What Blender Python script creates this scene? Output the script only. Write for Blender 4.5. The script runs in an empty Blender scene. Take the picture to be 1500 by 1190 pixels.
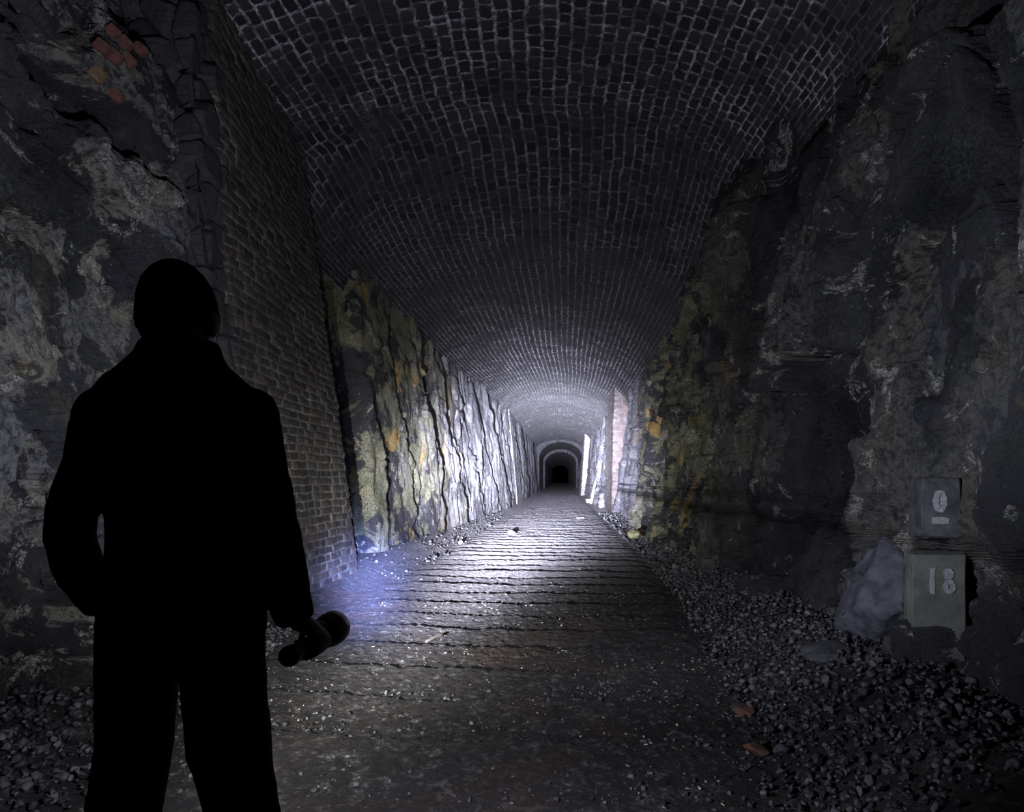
import bpy, bmesh, math
import numpy as np
from mathutils import Vector, Matrix

sc = bpy.context.scene
COL = sc.collection
rng = np.random.default_rng(7)
EYE = 1.33            # camera height
F = 1000.0            # focal length in pixels of a 1500 px wide frame
AX, AY = 820.0, 702.0 # where the tunnel axis meets the picture

def P(px, py, d):
    return ((px - AX) / F * d, d, EYE + (AY - py) / F * d)

# ------------------------------------------------------------------ noise
def h2(i, j, s=0):
    i = np.asarray(i).astype(np.int64); j = np.asarray(j).astype(np.int64)
    n = (i * 374761393 + j * 668265263 + s * 974634777) & 0x7fffffff
    n = ((n ^ (n >> 13)) * 1274126177) & 0x7fffffff
    n = ((n ^ (n >> 16)) * 2246822519) & 0x7fffffff
    n = n ^ (n >> 15)
    return (n & 0xffffff) / float(0x1000000)

def vnoise(u, v, s=0):
    i = np.floor(u); j = np.floor(v); a = u - i; b = v - j
    a = a * a * a * (a * (a * 6 - 15) + 10); b = b * b * b * (b * (b * 6 - 15) + 10)
    return ((h2(i, j, s) * (1 - a) + h2(i + 1, j, s) * a) * (1 - b) + (h2(i, j + 1, s) * (1 - a) + h2(i + 1, j + 1, s) * a) * b) * 2 - 1

def fbm(u, v, s=0, o=5, g=.5):
    r = 0; a = 1.; t = 0
    for k in range(o):
        r = r + a * vnoise(u, v, s + k * 17); t += a; a *= g
        u = u * 2.03 + 3.1; v = v * 2.03 + 7.7
    return r / t

def worley(u, v, s=0, jit=.85):
    """F1, F2, cell hash ids and offset from the nearest point"""
    i0 = np.floor(u); j0 = np.floor(v)
    f1 = np.full(u.shape, 9.); f2 = np.full(u.shape, 9.)
    ci = np.zeros(u.shape); cj = np.zeros(u.shape); du = np.zeros(u.shape); dv = np.zeros(u.shape)
    for a in (-1, 0, 1):
        for b in (-1, 0, 1):
            i = i0 + a; j = j0 + b
            x = i + .5 + jit * (h2(i, j, s) - .5) - u; y = j + .5 + jit * (h2(i, j, s + 5) - .5) - v
            d = np.sqrt(x * x + y * y)
            m = d < f1
            f2 = np.where(m, f1, np.minimum(f2, d))
            f1 = np.where(m, d, f1)
            ci = np.where(m, i, ci); cj = np.where(m, j, cj); du = np.where(m, -x, du); dv = np.where(m, -y, dv)
    return f1, f2, ci, cj, du, dv

def facets(u, v, s, tilt=.6):
    """broken-rock height: each cell a tilted plane, 0-mean, about -1..1, plus distance to the cell border"""
    f1, f2, ci, cj, du, dv = worley(u, v, s)
    h = (h2(ci, cj, s + 11) - .5) * 2 + tilt * 2 * ((h2(ci, cj, s + 12) - .5) * du + (h2(ci, cj, s + 13) - .5) * dv) * 1.6
    return h, f2 - f1, h2(ci, cj, s + 14)

def sstep(a, b, x):
    t = np.clip((x - a) / (b - a), 0, 1); return t * t * (3 - 2 * t)

def bump(D, z, dc, zc, rd, rz, p=2.0):
    return np.exp(-(np.abs((D - dc) / rd) ** p + np.abs((z - zc) / rz) ** p))

def brickfield(u, v, c, L, s, wob=.012):
    """courses of width c across u, bricks of mean length L along v: distance to nearest joint (m), random per brick"""
    uu = u + wob * fbm(u * 4, v * 4, s + 3, 3) + .35 * wob * vnoise(u * 25, v * 25, s + 4)
    vv = v + wob * fbm(u * 4 + 9, v * 4 + 5, s + 8, 3) + .35 * wob * vnoise(u * 25 + 5, v * 25, s + 9)
    r = np.floor(uu / c); fu = uu - r * c
    off = h2(r, r * 0, s) * L
    q = (vv + off) / L
    k = np.floor(q)
    jp = lambda kk: kk + .5 * (h2(r, kk, s + 1) - .5)
    k = np.where(q < jp(k), k - 1, k); k = np.where(q >= jp(k + 1), k + 1, k)
    dj = np.minimum(q - jp(k), jp(k + 1) - q) * L
    du = np.minimum(fu, c - fu)
    return np.minimum(du, dj), h2(r, k, s + 2)

# ------------------------------------------------------------------ mesh helpers
def grid_mesh(name, X, Y, Z, mat, attrs=None, parent=None, flip=False):
    n, m = X.shape
    me = bpy.data.meshes.new(name)
    co = np.stack([X, Y, Z], -1).reshape(-1, 3).astype(np.float32)
    idx = np.arange(n * m).reshape(n, m)
    q = np.stack([idx[:-1, :-1], idx[1:, :-1], idx[1:, 1:], idx[:-1, 1:]], -1).reshape(-1, 4)
    if flip: q = q[:, ::-1]
    raw_mesh(me, co, q)
    return finish(name, me, mat, attrs, parent)

def raw_mesh(me, co, q):
    k = q.shape[1]
    me.vertices.add(len(co)); me.vertices.foreach_set('co', np.ascontiguousarray(co, np.float32).ravel())
    me.loops.add(q.size); me.loops.foreach_set('vertex_index', np.ascontiguousarray(q, np.int32).ravel())
    me.polygons.add(len(q)); me.polygons.foreach_set('loop_start', np.arange(len(q), dtype=np.int32) * k)
    me.update(calc_edges=True); me.validate()

def finish(name, me, mat, attrs=None, parent=None, smooth=True):
    for a, v in (attrs or {}).items():
        at = me.attributes.new(a, 'FLOAT', 'POINT'); at.data.foreach_set('value', np.ascontiguousarray(v, np.float32).ravel())
    if smooth: me.polygons.foreach_set('use_smooth', np.ones(len(me.polygons), bool))
    o = bpy.data.objects.new(name, me); COL.objects.link(o)
    if mat: me.materials.append(mat)
    if parent is not None: o.parent = parent
    return o

def bm_obj(name, bm, mat, parent=None, smooth=False):
    me = bpy.data.meshes.new(name); bm.to_mesh(me); bm.free()
    return finish(name, me, mat, None, parent, smooth)

def tag(o, label=None, cat=None, group=None, kind=None):
    for k, v in (('label', label), ('category', cat), ('group', group), ('kind', kind)):
        if v: o[k] = v
    return o

def empty(name, loc):
    o = bpy.data.objects.new(name, None); COL.objects.link(o); o.location = loc; return o

# ------------------------------------------------------------------ materials
class NT:
    def __init__(s, name):
        s.m = bpy.data.materials.new(name); s.m.use_nodes = True; s.t = s.m.node_tree; s.t.nodes.clear()
        s.out = s.n('ShaderNodeOutputMaterial'); s.b = s.n('ShaderNodeBsdfPrincipled'); s.l(s.b.outputs[0], s.out.inputs[0])
        s.pos = s.n('ShaderNodeNewGeometry').outputs['Position']
    def n(s, t, **k):
        o = s.t.nodes.new(t)
        for a, v in k.items(): setattr(o, a, v)
        return o
    def l(s, a, b): s.t.links.new(a, b)
    def put(s, sock, v):
        if isinstance(v, bpy.types.NodeSocket): s.l(v, sock)
        elif isinstance(v, (tuple, list)) and len(v) == 3 and sock.type == 'RGBA': sock.default_value = (*v, 1)
        else: sock.default_value = v
    def noise(s, scale, det=6, rough=.6, dist=0, vec=None, off=(0, 0, 0), st=(1, 1, 1)):
        mp = s.n('ShaderNodeMapping'); s.l(vec or s.pos, mp.inputs[0]); mp.inputs[1].default_value = off; mp.inputs[3].default_value = st
        o = s.n('ShaderNodeTexNoise'); s.l(mp.outputs[0], o.inputs['Vector'])
        o.inputs['Scale'].default_value = scale; o.inputs['Detail'].default_value = det
        o.inputs['Roughness'].default_value = rough; o.inputs['Distortion'].default_value = dist
        return o.outputs[0]
    def math(s, op, a, b=0., c=None):
        o = s.n('ShaderNodeMath', operation=op); s.put(o.inputs[0], a); s.put(o.inputs[1], b)
        if c is not None: s.put(o.inputs[2], c)
        return o.outputs[0]
    def ramp(s, v, a, b, lo=0., hi=1.):
        o = s.n('ShaderNodeMapRange', interpolation_type='SMOOTHSTEP'); s.put(o.inputs[0], v)
        for i, x in enumerate((a, b, lo, hi)): s.put(o.inputs[i + 1], x)
        return o.outputs[0]
    def mix(s, f, a, b):
        o = s.n('ShaderNodeMix', data_type='RGBA'); s.put(o.inputs[0], f); s.put(o.inputs[6], a); s.put(o.inputs[7], b)
        return o.outputs[2]
    def attr(s, name):
        return s.n('ShaderNodeAttribute', attribute_name=name).outputs['Fac']
    def xyz(s):
        o = s.n('ShaderNodeSeparateXYZ'); s.l(s.pos, o.inputs[0]); return o.outputs
    def fin(s, col, rough=.85, bump=None, strength=.5, dist=.02, spec=.3):
        s.put(s.b.inputs['Base Color'], col); s.put(s.b.inputs['Roughness'], rough); s.put(s.b.inputs['Specular IOR Level'], spec)
        if bump is not None:
            b = s.n('ShaderNodeBump'); b.inputs['Strength'].default_value = strength; b.inputs['Distance'].default_value = dist
            s.l(bump, b.inputs['Height']); s.l(b.outputs[0], s.b.inputs['Normal'])
        return s.m

def rock_mat(name, seed, moss=1.0, patch=1.0, cs=1.0):
    t = NT(name); o = (seed * 7.3, seed * 3.1, seed * 1.7)
    x, y, z = t.xyz()
    base = t.mix(t.ramp(t.noise(1.3, 9, .62, .5, off=o, st=(1, 1, .6)), .36, .62), (.0045, .005, .0068), (.030, .030, .038))
    fine = t.noise(46, 7, .72, .3, off=o)
    gran = t.noise(110, 4, .7, .2, off=o)
    base = t.mix(t.math('MULTIPLY', t.ramp(fine, .48, .70), t.ramp(t.noise(1.9, 5, .6, .6, off=(o[2], o[0], 4)), .35, .65)), base, (.060, .060, .068))
    # pale mineral crust with sharp, ragged edges
    big = t.noise(.85, 10, .66, .9, off=o, st=(1, 1, .8 if cs == 1 else .5))
    cr = t.attr('crust')
    big = t.math('ADD', big, t.math('MULTIPLY', cr, .13))
    p = t.ramp(big, .545 - .03 * patch, .562 - .03 * patch)
    gr = t.math('MULTIPLY', t.ramp(t.noise(15, 7, .75, .6, off=o), .38, .56), t.ramp(gran, .30, .55, .35, 1.))
    p = t.math('MULTIPLY', p, gr)
    crust = t.mix(t.ramp(t.noise(1.7, 3, .5, off=(3, 1, 8)), .35, .65), tuple(v * cs for v in (.21, .195, .155)), tuple(v * cs for v in (.15, .15, .165)))
    col = t.mix(p, base, crust)
    pal = t.ramp(t.math('ADD', t.noise(2.3, 10, .72, 1.4, off=(11 + seed, 2, 5)), t.math('MULTIPLY', cr, .05)), .575, .60)
    pal = t.math('MULTIPLY', pal, t.math('MULTIPLY', t.ramp(fine, .40, .56), t.ramp(gran, .36, .56)))
    col = t.mix(pal, col, (.42, .41, .37))
    # green and ochre growth on the damp rock further in
    zone = t.math('MULTIPLY', t.ramp(y, 7.5, 10.5), t.ramp(y, 22, 15))
    zone = t.math('ADD', t.math('MULTIPLY', zone, 1.0), .10)
    g = t.math('MULTIPLY', t.math('MULTIPLY', t.ramp(t.noise(1.0, 9, .68, .9, off=(5 + seed, 9, 2)), .48, .52), t.ramp(fine, .36, .58)), zone)
    col = t.mix(t.math('MULTIPLY', g, .85 * moss), col, t.mix(t.ramp(t.noise(2.0, 4, .6, off=(2, 2, 9)), .4, .6), (.15, .16, .085), (.26, .25, .17)))
    oc = t.math('MULTIPLY', t.ramp(t.math('ADD', t.noise(.8, 8, .65, .8, off=(1 + seed, 4, 13)), t.math('MULTIPLY', t.attr('ochre'), .2)), .60, .63), t.math('MULTIPLY', t.math('MAXIMUM', zone, t.attr('ochre')), t.ramp(fine, .36, .55)))
    col = t.mix(t.math('MULTIPLY', oc, .85 * moss), col, (.34, .22, .06))
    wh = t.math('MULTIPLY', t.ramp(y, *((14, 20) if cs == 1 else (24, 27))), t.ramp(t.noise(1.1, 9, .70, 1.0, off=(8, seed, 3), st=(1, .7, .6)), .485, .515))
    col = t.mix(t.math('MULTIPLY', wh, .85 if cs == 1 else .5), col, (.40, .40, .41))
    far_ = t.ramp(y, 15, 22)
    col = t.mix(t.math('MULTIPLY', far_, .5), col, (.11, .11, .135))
    bm = t.math('ADD', t.math('MULTIPLY', t.noise(9, 8, .7, .5, off=o), 1.0), t.math('MULTIPLY', fine, .45))
    return t.fin(col, t.ramp(fine, .3, .7, .55, .95), bm, 1.0, .07, .35)

def brick_mat(name, jw=.0155, mortar=(.66, .66, .70), warm=0., dark=(.007, .007, .0095), light=(.028, .027, .032), deep=1.0):
    t = NT(name)
    x, y, z = t.xyz()
    jd = t.attr('jd'); br = t.attr('br')
    n = t.noise(34, 6, .75, .4); n2 = t.noise(1.4, 6, .65, .6, off=(3, 3, 3)); n3 = t.noise(9, 6, .7, .5, off=(1, 7, 3))
    # joint mask with ragged edges; white lime shows on part of the joints only
    d = t.math('ADD', jd, t.math('MULTIPLY', t.math('SUBTRACT', n, .5), .046))
    d = t.math('ADD', d, t.math('MULTIPLY', t.math('SUBTRACT', n3, .5), .034))
    wet = t.ramp(n2, .40, .60)
    m = t.ramp(d, jw + .004, jw - .006)
    lime = t.math('MULTIPLY', t.ramp(n3, .36, .60), t.math('ADD', t.math('MULTIPLY', wet, .95), .12))
    lime = t.math('MULTIPLY', lime, t.ramp(n, .36, .56))
    shade_band = t.math('MULTIPLY', t.math('MULTIPLY', t.ramp(y, 7.8, 10), t.ramp(y, 19, 14)), .62 * deep)  # lime darkened mid-vault: shade put into the joint colour against bounced light
    lime = t.math('MULTIPLY', lime, t.math('SUBTRACT', 1., shade_band))
    b = t.mix(br, dark, light)
    if warm:
        b = t.mix(t.math('MULTIPLY', t.ramp(t.math('FRACT', t.math('MULTIPLY', br, 7.)), .55, .9), warm), b, (.09, .045, .03))
    red = t.attr('red')
    b = t.mix(red, b, t.mix(br, (.20, .075, .045), (.13, .06, .04)))
    b = t.mix(t.math('MULTIPLY', t.ramp(n, .52, .72), .5), b, (.07, .07, .078))
    # lime bloom over whole bricks here and there
    bloom = t.math('MULTIPLY', t.ramp(t.noise(.9, 7, .7, .7, off=(9, 2, 4)), .585, .68), t.ramp(n, .42, .62))
    b = t.mix(t.math('MULTIPLY', bloom, .45 * deep), b, (.26, .26, .28))
    jc = t.mix(lime, (.045, .045, .05), mortar)
    col = t.mix(m, b, jc)
    far_ = t.math('MULTIPLY', t.ramp(y, 23, 36), t.ramp(y, 80, 55, .25, 1.))  # far bricks paled in colour, standing in for stronger light on the vault
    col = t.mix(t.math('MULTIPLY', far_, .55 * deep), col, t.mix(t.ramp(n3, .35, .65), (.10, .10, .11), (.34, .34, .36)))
    col = t.mix(t.math('MULTIPLY', t.ramp(t.attr('stone'), .35, .65), .92), col, t.mix(n3, (.008, .008, .01), (.04, .04, .045)))
    bm = t.math('ADD', t.math('MULTIPLY', n, .5), t.math('MULTIPLY', t.ramp(d, .0, .02), .6))
    return t.fin(col, .85, bm, .7, .02, .3)

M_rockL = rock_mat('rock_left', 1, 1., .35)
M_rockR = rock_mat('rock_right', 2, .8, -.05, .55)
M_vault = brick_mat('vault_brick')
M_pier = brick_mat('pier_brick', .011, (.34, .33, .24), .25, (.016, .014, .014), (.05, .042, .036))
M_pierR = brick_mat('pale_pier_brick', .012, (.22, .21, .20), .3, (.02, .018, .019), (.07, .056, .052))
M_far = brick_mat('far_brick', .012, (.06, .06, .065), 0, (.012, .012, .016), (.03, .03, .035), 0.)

def floor_mat():
    t = NT('ballast_floor')
    x, y, z = t.xyz()
    n = t.noise(30, 8, .75, .4); n2 = t.noise(1.3, 6, .6, .5); n3 = t.noise(85, 4, .7)
    clod = t.noise(11, 7, .75, .6, off=(4, 1, 1))
    col = t.mix(n2, (.010, .0085, .0095), (.039, .035, .038))
    col = t.mix(t.math('MULTIPLY', t.ramp(clod, .47, .62), t.ramp(n, .42, .6)), col, (.13, .125, .128))
    beam_pale = t.math('MULTIPLY', t.ramp(y, 7, 15), t.ramp(n, .3, .6))  # trackbed paled with depth: beam brightness put into the floor colour
    col = t.mix(t.math('MULTIPLY', beam_pale, .85), col, (.42, .41, .44))
    fl = t.math('MULTIPLY', t.ramp(n3, .66, .70), t.ramp(t.noise(2.2, 5, .7, 1, off=(5, 5, 5)), .47, .62))
    col = t.mix(fl, col, (.42, .40, .36))
    rust = t.math('MULTIPLY', t.ramp(t.noise(.8, 6, .6, .6, off=(2, 8, 1)), .52, .66), t.ramp(n, .35, .6))
    col = t.mix(t.math('MULTIPLY', rust, .5), col, (.075, .04, .03))
    bm = t.math('ADD', t.math('MULTIPLY', clod, 1.6), t.math('ADD', n, t.math('MULTIPLY', n3, .4)))
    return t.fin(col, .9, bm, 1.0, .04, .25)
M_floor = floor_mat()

def stone_mat(name, a, b, c=(.12, .12, .125)):
    t = NT(name)
    r = t.attr('rnd')
    n = t.noise(45, 6, .7, .3)
    col = t.mix(r, a, b); col = t.mix(t.ramp(n, .55, .75), col, c)
    return t.fin(col, .6, n, .6, .01, .45)
M_stone = stone_mat('ballast_stone', (.009, .009, .012), (.10, .10, .11))

def plain(name, a, b, rough=.7, scale=20, strength=.3, dist=.005, spec=.3, metal=0.):
    t = NT(name)
    n = t.noise(scale, 6, .65, .3)
    m = t.fin(t.mix(t.ramp(n, .3, .7), a, b), rough, n, strength, dist, spec)
    t.b.inputs['Metallic'].default_value = metal
    return m

# ------------------------------------------------------------------ tunnel profile
def I(D, xs, ys): return np.interp(D, xs, ys)
def baseL(D): return I(D, [0, 3, 5, 6, 8.8, 9.6, 15, 21, 31, 40, 60, 80], [-2.9, -2.8, -2.85, -3.1, -3.15, -3.1, -2.8, -2.55, -2.25, -2.15, -2.15, -2.15])
def sprL(D): return I(D, [0, 5, 8.8, 9.6, 15, 21, 31, 40, 60, 80], [-3.6, -3.6, -3.6, -3.38, -3.2, -3.15, -2.75, -2.5, -2.4, -2.4])
def zsL(D): return I(D, [0, 9, 9.7, 14, 25, 31, 80], [4.85, 4.85, 4.4, 4.1, 4.15, 4.05, 4.0])
def baseR(D): return I(D, [0, 3, 5, 7.3, 9, 16, 25, 31, 40, 60, 80], [2.25, 2.05, 1.95, 1.85, 1.9, 1.95, 1.95, 1.85, 1.85, 2.0, 2.1])
def sprR(D): return I(D, [0, 3, 5.2, 7.6, 10, 12, 20, 25, 40, 80], [2.75, 2.7, 2.6, 2.5, 2.4, 2.35, 2.35, 2.45, 2.35, 2.35])
def zsR(D): return I(D, [0, 5.2, 9.4, 11.5, 20, 25, 31, 80], [5.0, 4.9, 4.85, 3.85, 3.5, 3.6, 3.8, 4.0])
def rise(D): return I(D, [0, 9, 13, 30, 80], [1.4, 1.35, 1.42, 1.5, 1.2])

def dspace(a, b, k):
    n = int(math.log(b / a) / k) + 1
    return a * np.exp(np.linspace(0, math.log(b / a), n))

def vault_xz(D, t):
    """t 0..1 from left spring to right spring"""
    xl = sprL(D) - .12; xr = sprR(D) + .12
    th = math.pi * (1 - t)
    c = (xl + xr) / 2; a = (xr - xl) / 2
    s = np.sin(th)
    return c + a * np.cos(th), zsL(D) * (1 - t) + zsR(D) * t + rise(D) * np.abs(s) ** .92

# ---- ceiling: brick vault
Dv = np.concatenate([dspace(2.6, 37, .0034), dspace(37.4, 86, .012)])
nt = 560
tt = np.linspace(-.0, 1, nt)
DD, TT = np.meshgrid(Dv, tt, indexing='ij')
VX, VZ = vault_xz(DD, TT)
arc = np.concatenate([np.zeros((len(Dv), 1)), np.cumsum(np.hypot(np.diff(VX, axis=1), np.diff(VZ, axis=1)), 1)], 1)
S = TT * 8.2
jd, br = brickfield(S, DD, .137, .185, 3, .022)
hgt = sstep(.002, .022, jd) * (.018 + .016 * (br - .5)) + .006 * fbm(S * 14, DD * 14, 5, 3) + .05 * fbm(S * .8, DD * .6, 9, 3)
# ring joints: slight step every few metres
dXt = np.gradient(VX, axis=1); dZt = np.gradient(VZ, axis=1); ln = np.hypot(dXt, dZt) + 1e-9
nx, nz = dZt / ln, -dXt / ln      # points inward (down)
red = ((bump(DD, S, 5.1, .45, .45, .30) * (br > .35)) > .4) * .8 + ((bump(DD, S, 9.6, 7.75, .7, .25) * (br > .6)) > .4) * .5
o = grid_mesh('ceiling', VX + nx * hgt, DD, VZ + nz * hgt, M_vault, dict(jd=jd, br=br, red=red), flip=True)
tag(o, 'sooty brick barrel vault with white lime joints', 'ceiling', kind='structure')

# ---- rock walls
def rock_height(D, z, s, k=1.0):
    w = .35 * fbm(D * .7, z * .7, s + 1, 4); w2 = .35 * fbm(D * .7 + 9, z * .7 + 3, s + 2, 4)
    a, ea, _ = facets(D / 1.25 + w, z / 2.1 + w2, s + 20)
    b, eb, rb = facets(D / .52 + w * 1.3, z / .95 + w2, s + 40)
    c, ec, rc = facets(D / .17 + w * 2, z / .24 + w2 * 2, s + 60)
    h = .17 * a + .075 * b + .020 * c
    h += .055 * fbm(D * 2.2, z * 1.6, s + 80, 5, .55) + .012 * fbm(D * 14, z * 11, s + 90, 4)
    crack = -.10 * sstep(.07, .0, ea) - .05 * sstep(.09, .0, eb) * (rb > .45) - .007 * sstep(.08, .0, ec) * (rc > .5)
    return (h + crack) * k

def roughen(X, D, Z, s, k=1.0):
    """second pass along the true surface normal so steep faces are broken up too"""
    P3 = np.stack([X, D, Z], -1)
    n = np.cross(np.gradient(P3, axis=0), np.gradient(P3, axis=1)); n /= np.linalg.norm(n, axis=-1)[..., None] + 1e-12
    for _ in range(3):      # a broad average direction, so neighbouring points never cross
        for ax in (0, 1):
            q = np.pad(n, [(4, 4) if i == ax else (0, 0) for i in range(3)], 'edge'); q = np.cumsum(q, ax)
            hi = np.take(q, np.arange(8, q.shape[ax]), ax); lo = np.concatenate([np.zeros_like(np.take(q, [0], ax)), np.take(q, np.arange(0, q.shape[ax] - 9), ax)], ax)
            n = (hi - lo) / 9.
    n /= np.linalg.norm(n, axis=-1)[..., None] + 1e-12
    u = D + 1.7 * X; v = Z + .9 * X
    a, ea, _ = facets(u / .30, v / .36, s + 31)
    h = k * (.030 * a - .014 * sstep(.08, 0, ea) + .04 * fbm(u * 2.6, v * 2.6, s, 5, .55) + .010 * fbm(u * 17, v * 15, s + 8, 3))
    return X + n[..., 0] * h, D + n[..., 1] * h, Z + n[..., 2] * h

def even_out(x, D, Z, ncol):
    """share the columns out along the broken outline so that steps in the wall get as many faces as flats"""
    d = D[:, 0]
    w = np.hypot(np.diff(d)[:, None], np.diff(x, axis=0)) / (.5 * (d[1:] + d[:-1]))[:, None]
    k = np.ones(9) / 9.
    w = np.apply_along_axis(lambda r: np.convolve(np.pad(r, 4, 'edge'), k, 'valid'), 1, w)
    c = np.concatenate([np.zeros((1, x.shape[1])), np.cumsum(w, 0)]); c /= c[-1]
    t = np.linspace(0, 1, ncol); X2 = np.empty((ncol, x.shape[1])); D2 = np.empty_like(X2)
    for j in range(x.shape[1]):
        D2[:, j] = np.interp(t, c[:, j], d); X2[:, j] = np.interp(t, c[:, j], x[:, j])
    return X2, D2, np.broadcast_to(Z[0], X2.shape).copy()

def slabs(D, z, s):
    """upright slabs that lean out of the wall and break off sharply on their far side"""
    lg = np.log(np.maximum(D, 1.)) * 6.5
    u = lg + .55 * fbm(z * .55, lg * .25, s, 4) + .10 * fbm(z * 3, lg, s + 4, 3) + .12 * z
    i = np.floor(u); f = u - i
    amp = .05 + .15 * h2(i, i * 0, s + 1)
    lg2 = lg * 2.3
    u2 = lg2 + .8 * fbm(z * .8 + 4, lg2 * .2, s + 6, 4) + .14 * fbm(z * 4, lg2, s + 7, 3)
    i2 = np.floor(u2); f2 = u2 - i2
    j2 = np.floor(z * .8 + h2(i2, i2 * 0, s + 9) * 3)
    a2 = .040 * h2(i2, j2, s + 8)
    prof = lambda q: q * (1 - sstep(.955, 1.0, q))
    return amp * prof(f) + a2 * prof(f2)

zr = np.linspace(-.25, 5.5, 385)
# left
Dl = np.concatenate([dspace(1.2, 37, .0022), dspace(37.4, 86, .012)])
D, Z = np.meshgrid(Dl, zr, indexing='ij')
q = np.clip(Z / 4.6, -.1, 1.2)
x = baseL(D) + (sprL(D) - baseL(D)) * q
sec = sstep(9.3, 10.3, D)
far = sstep(30, 50, D)
h = rock_height(D, Z, 100, .8) * (1 - .70 * sec) + slabs(D, Z, 200) * (sec * .95) + .05 * sec
near = 1 - sstep(5.75, 6.0, D)
h += near * (.28 * bump(D, Z, 4.6, .45, .8, .55, 2) + .34 * bump(D, Z, 5.5, 2.6, .5, 2.6, 2) - .6 * bump(D, Z, 4.85, 3.98 - .5 * (D - 4.85), .34, .20, 4) + .18 * bump(D, Z, 4.9, 3.3, .4, .35, 4))
h -= .85 * sstep(10.95, 10.72, D + .10 * fbm(Z * 1.5, Z * 0, 911)) * sstep(8.6, 8.9, D)            # recess behind the brick pier
x = x + h * (1 - .5 * far)
x, D, Z = even_out(x, D, Z, 1150)
x, D, Z = roughen(x, D, Z, 500, 1 - .65 * sstep(9.3, 10.3, D))
def spots(D, Z, xw, lst):
    r = 0 * D
    for px, py, rx, ry, a in lst:      # crust patches by where they sit on the wall: depth, height and half sizes
        dc = xw / ((px - AX) / F); zc = EYE + (AY - py) / F * dc
        r = r + a * bump(D, Z, dc, zc, abs(rx / (px - AX)) * dc * 1.0, ry / F * dc, 3)
    return np.clip(r, -1, 1)
crL = spots(D, Z, -3.15, [(205, 275, 35, 55, .9), (75, 350, 60, 28, .8), (165, 430, 14, 90, .8), (245, 330, 12, 90, .7), (30, 500, 40, 50, .6), (110, 500, 40, 45, .5), (90, 900, 60, 60, .4), (30, 250, 40, 40, .3),
    (90, 275, 60, 42, -1), (105, 400, 45, 32, -1), (200, 195, 40, 20, -1), (60, 60, 90, 70, -.5), (110, 640, 60, 60, -.5)])
crL = crL + spots(D, Z, -2.95, [(505, 470, 14, 60, .4), (545, 700, 20, 50, -.6), (600, 690, 22, 30, .8), (560, 520, 18, 40, -.5)])
ocL = spots(D, Z, -2.95, [(500, 590, 10, 22, .8), (575, 640, 16, 26, .9), (655, 590, 8, 40, .8), (600, 560, 10, 25, .5)]) + spots(D, Z, -3.15, [(35, 545, 16, 18, .3)])
o = grid_mesh('wall_left', x, D, Z, M_rockL, dict(crust=crL, ochre=np.clip(ocL, 0, 1)), flip=False)
tag(o, 'rough rock wall on the left with upright slabs and pale crust', 'wall', kind='structure')
# right
Dr = np.concatenate([dspace(1.2, 37, .0022), dspace(37.4, 86, .012)])
D, Z = np.meshgrid(Dr, zr, indexing='ij')
q = np.clip(Z / 4.7, -.1, 1.2)
x = baseR(D) + (sprR(D) - baseR(D)) * q
h = rock_height(D, Z, 300, 1.35) * (1 - .4 * sstep(12, 25, D))
h += .30 * bump(D, Z, 9.3, 4.2, .65, 1.5, 4)                     # rock pillar up to the vault
h -= .22 * bump(D, Z, 7.4, 3.2, .5, 1.3, 3)
h += .24 * bump(D, Z, 5.6, 2.75, .6, .85, 2)                    # rounded bulge
h -= .18 * bump(D, Z, 5.6, 1.35, .8, .5, 2)                    # hollow under it
h += .13 * bump(D, Z, 4.9, .9, .55, .3, 2)                      # ledge
h -= .42 * bump(D, Z, 3.78, 1.9, .07, .55, 4)                    # narrow crevice
h -= .12 * bump(D, Z, 3.95, .7, .35, .6, 4)
h += .20 * sstep(3.55, 3.42, D) - .25 * bump(D, Z, 3.6, .8, .06, .8, 4)
h += .12 * bump(D, Z, 12.5, 2.2, 1.4, 1.6, 3)
h -= .12 * sstep(19, 24.5, D) * sstep(30, 29, D)
x = x - h * (1 - .5 * sstep(30, 50, D))
WR = (Dr, zr, x)
x, D, Z = even_out(x, D, Z, 1150)
x, D, Z = roughen(x, D, Z, 600, .75)
crR = spots(D, Z, 2.2, [(1205, 440, 45, 90, .55), (1315, 520, 28, 130, .7), (1310, 690, 22, 60, .6), (1435, 690, 40, 60, .6), (1440, 830, 30, 45, .8), (1430, 480, 45, 90, .45), (1255, 225, 25, 40, .6), (1058, 400, 14, 110, .5), (1090, 650, 50, 40, .6), (1010, 600, 20, 60, .5), (1215, 310, 40, 25, .3),
    (1205, 640, 55, 70, -1), (1110, 420, 25, 110, -.9), (1130, 780, 90, 70, -.9), (1400, 250, 80, 120, -.6), (1375, 560, 14, 120, -1), (1160, 220, 60, 40, -.5), (1470, 980, 40, 100, -.6)])
ocR = spots(D, Z, 2.2, [(1240, 700, 28, 22, .9), (985, 560, 10, 40, .8), (960, 620, 8, 40, .6), (1045, 640, 10, 40, .5)])
o = grid_mesh('wall_right', x, D, Z, M_rockR, dict(crust=crR, ochre=np.clip(ocR, 0, 1)), flip=True)
tag(o, 'bulging dark rock wall on the right', 'wall', kind='structure')

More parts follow.
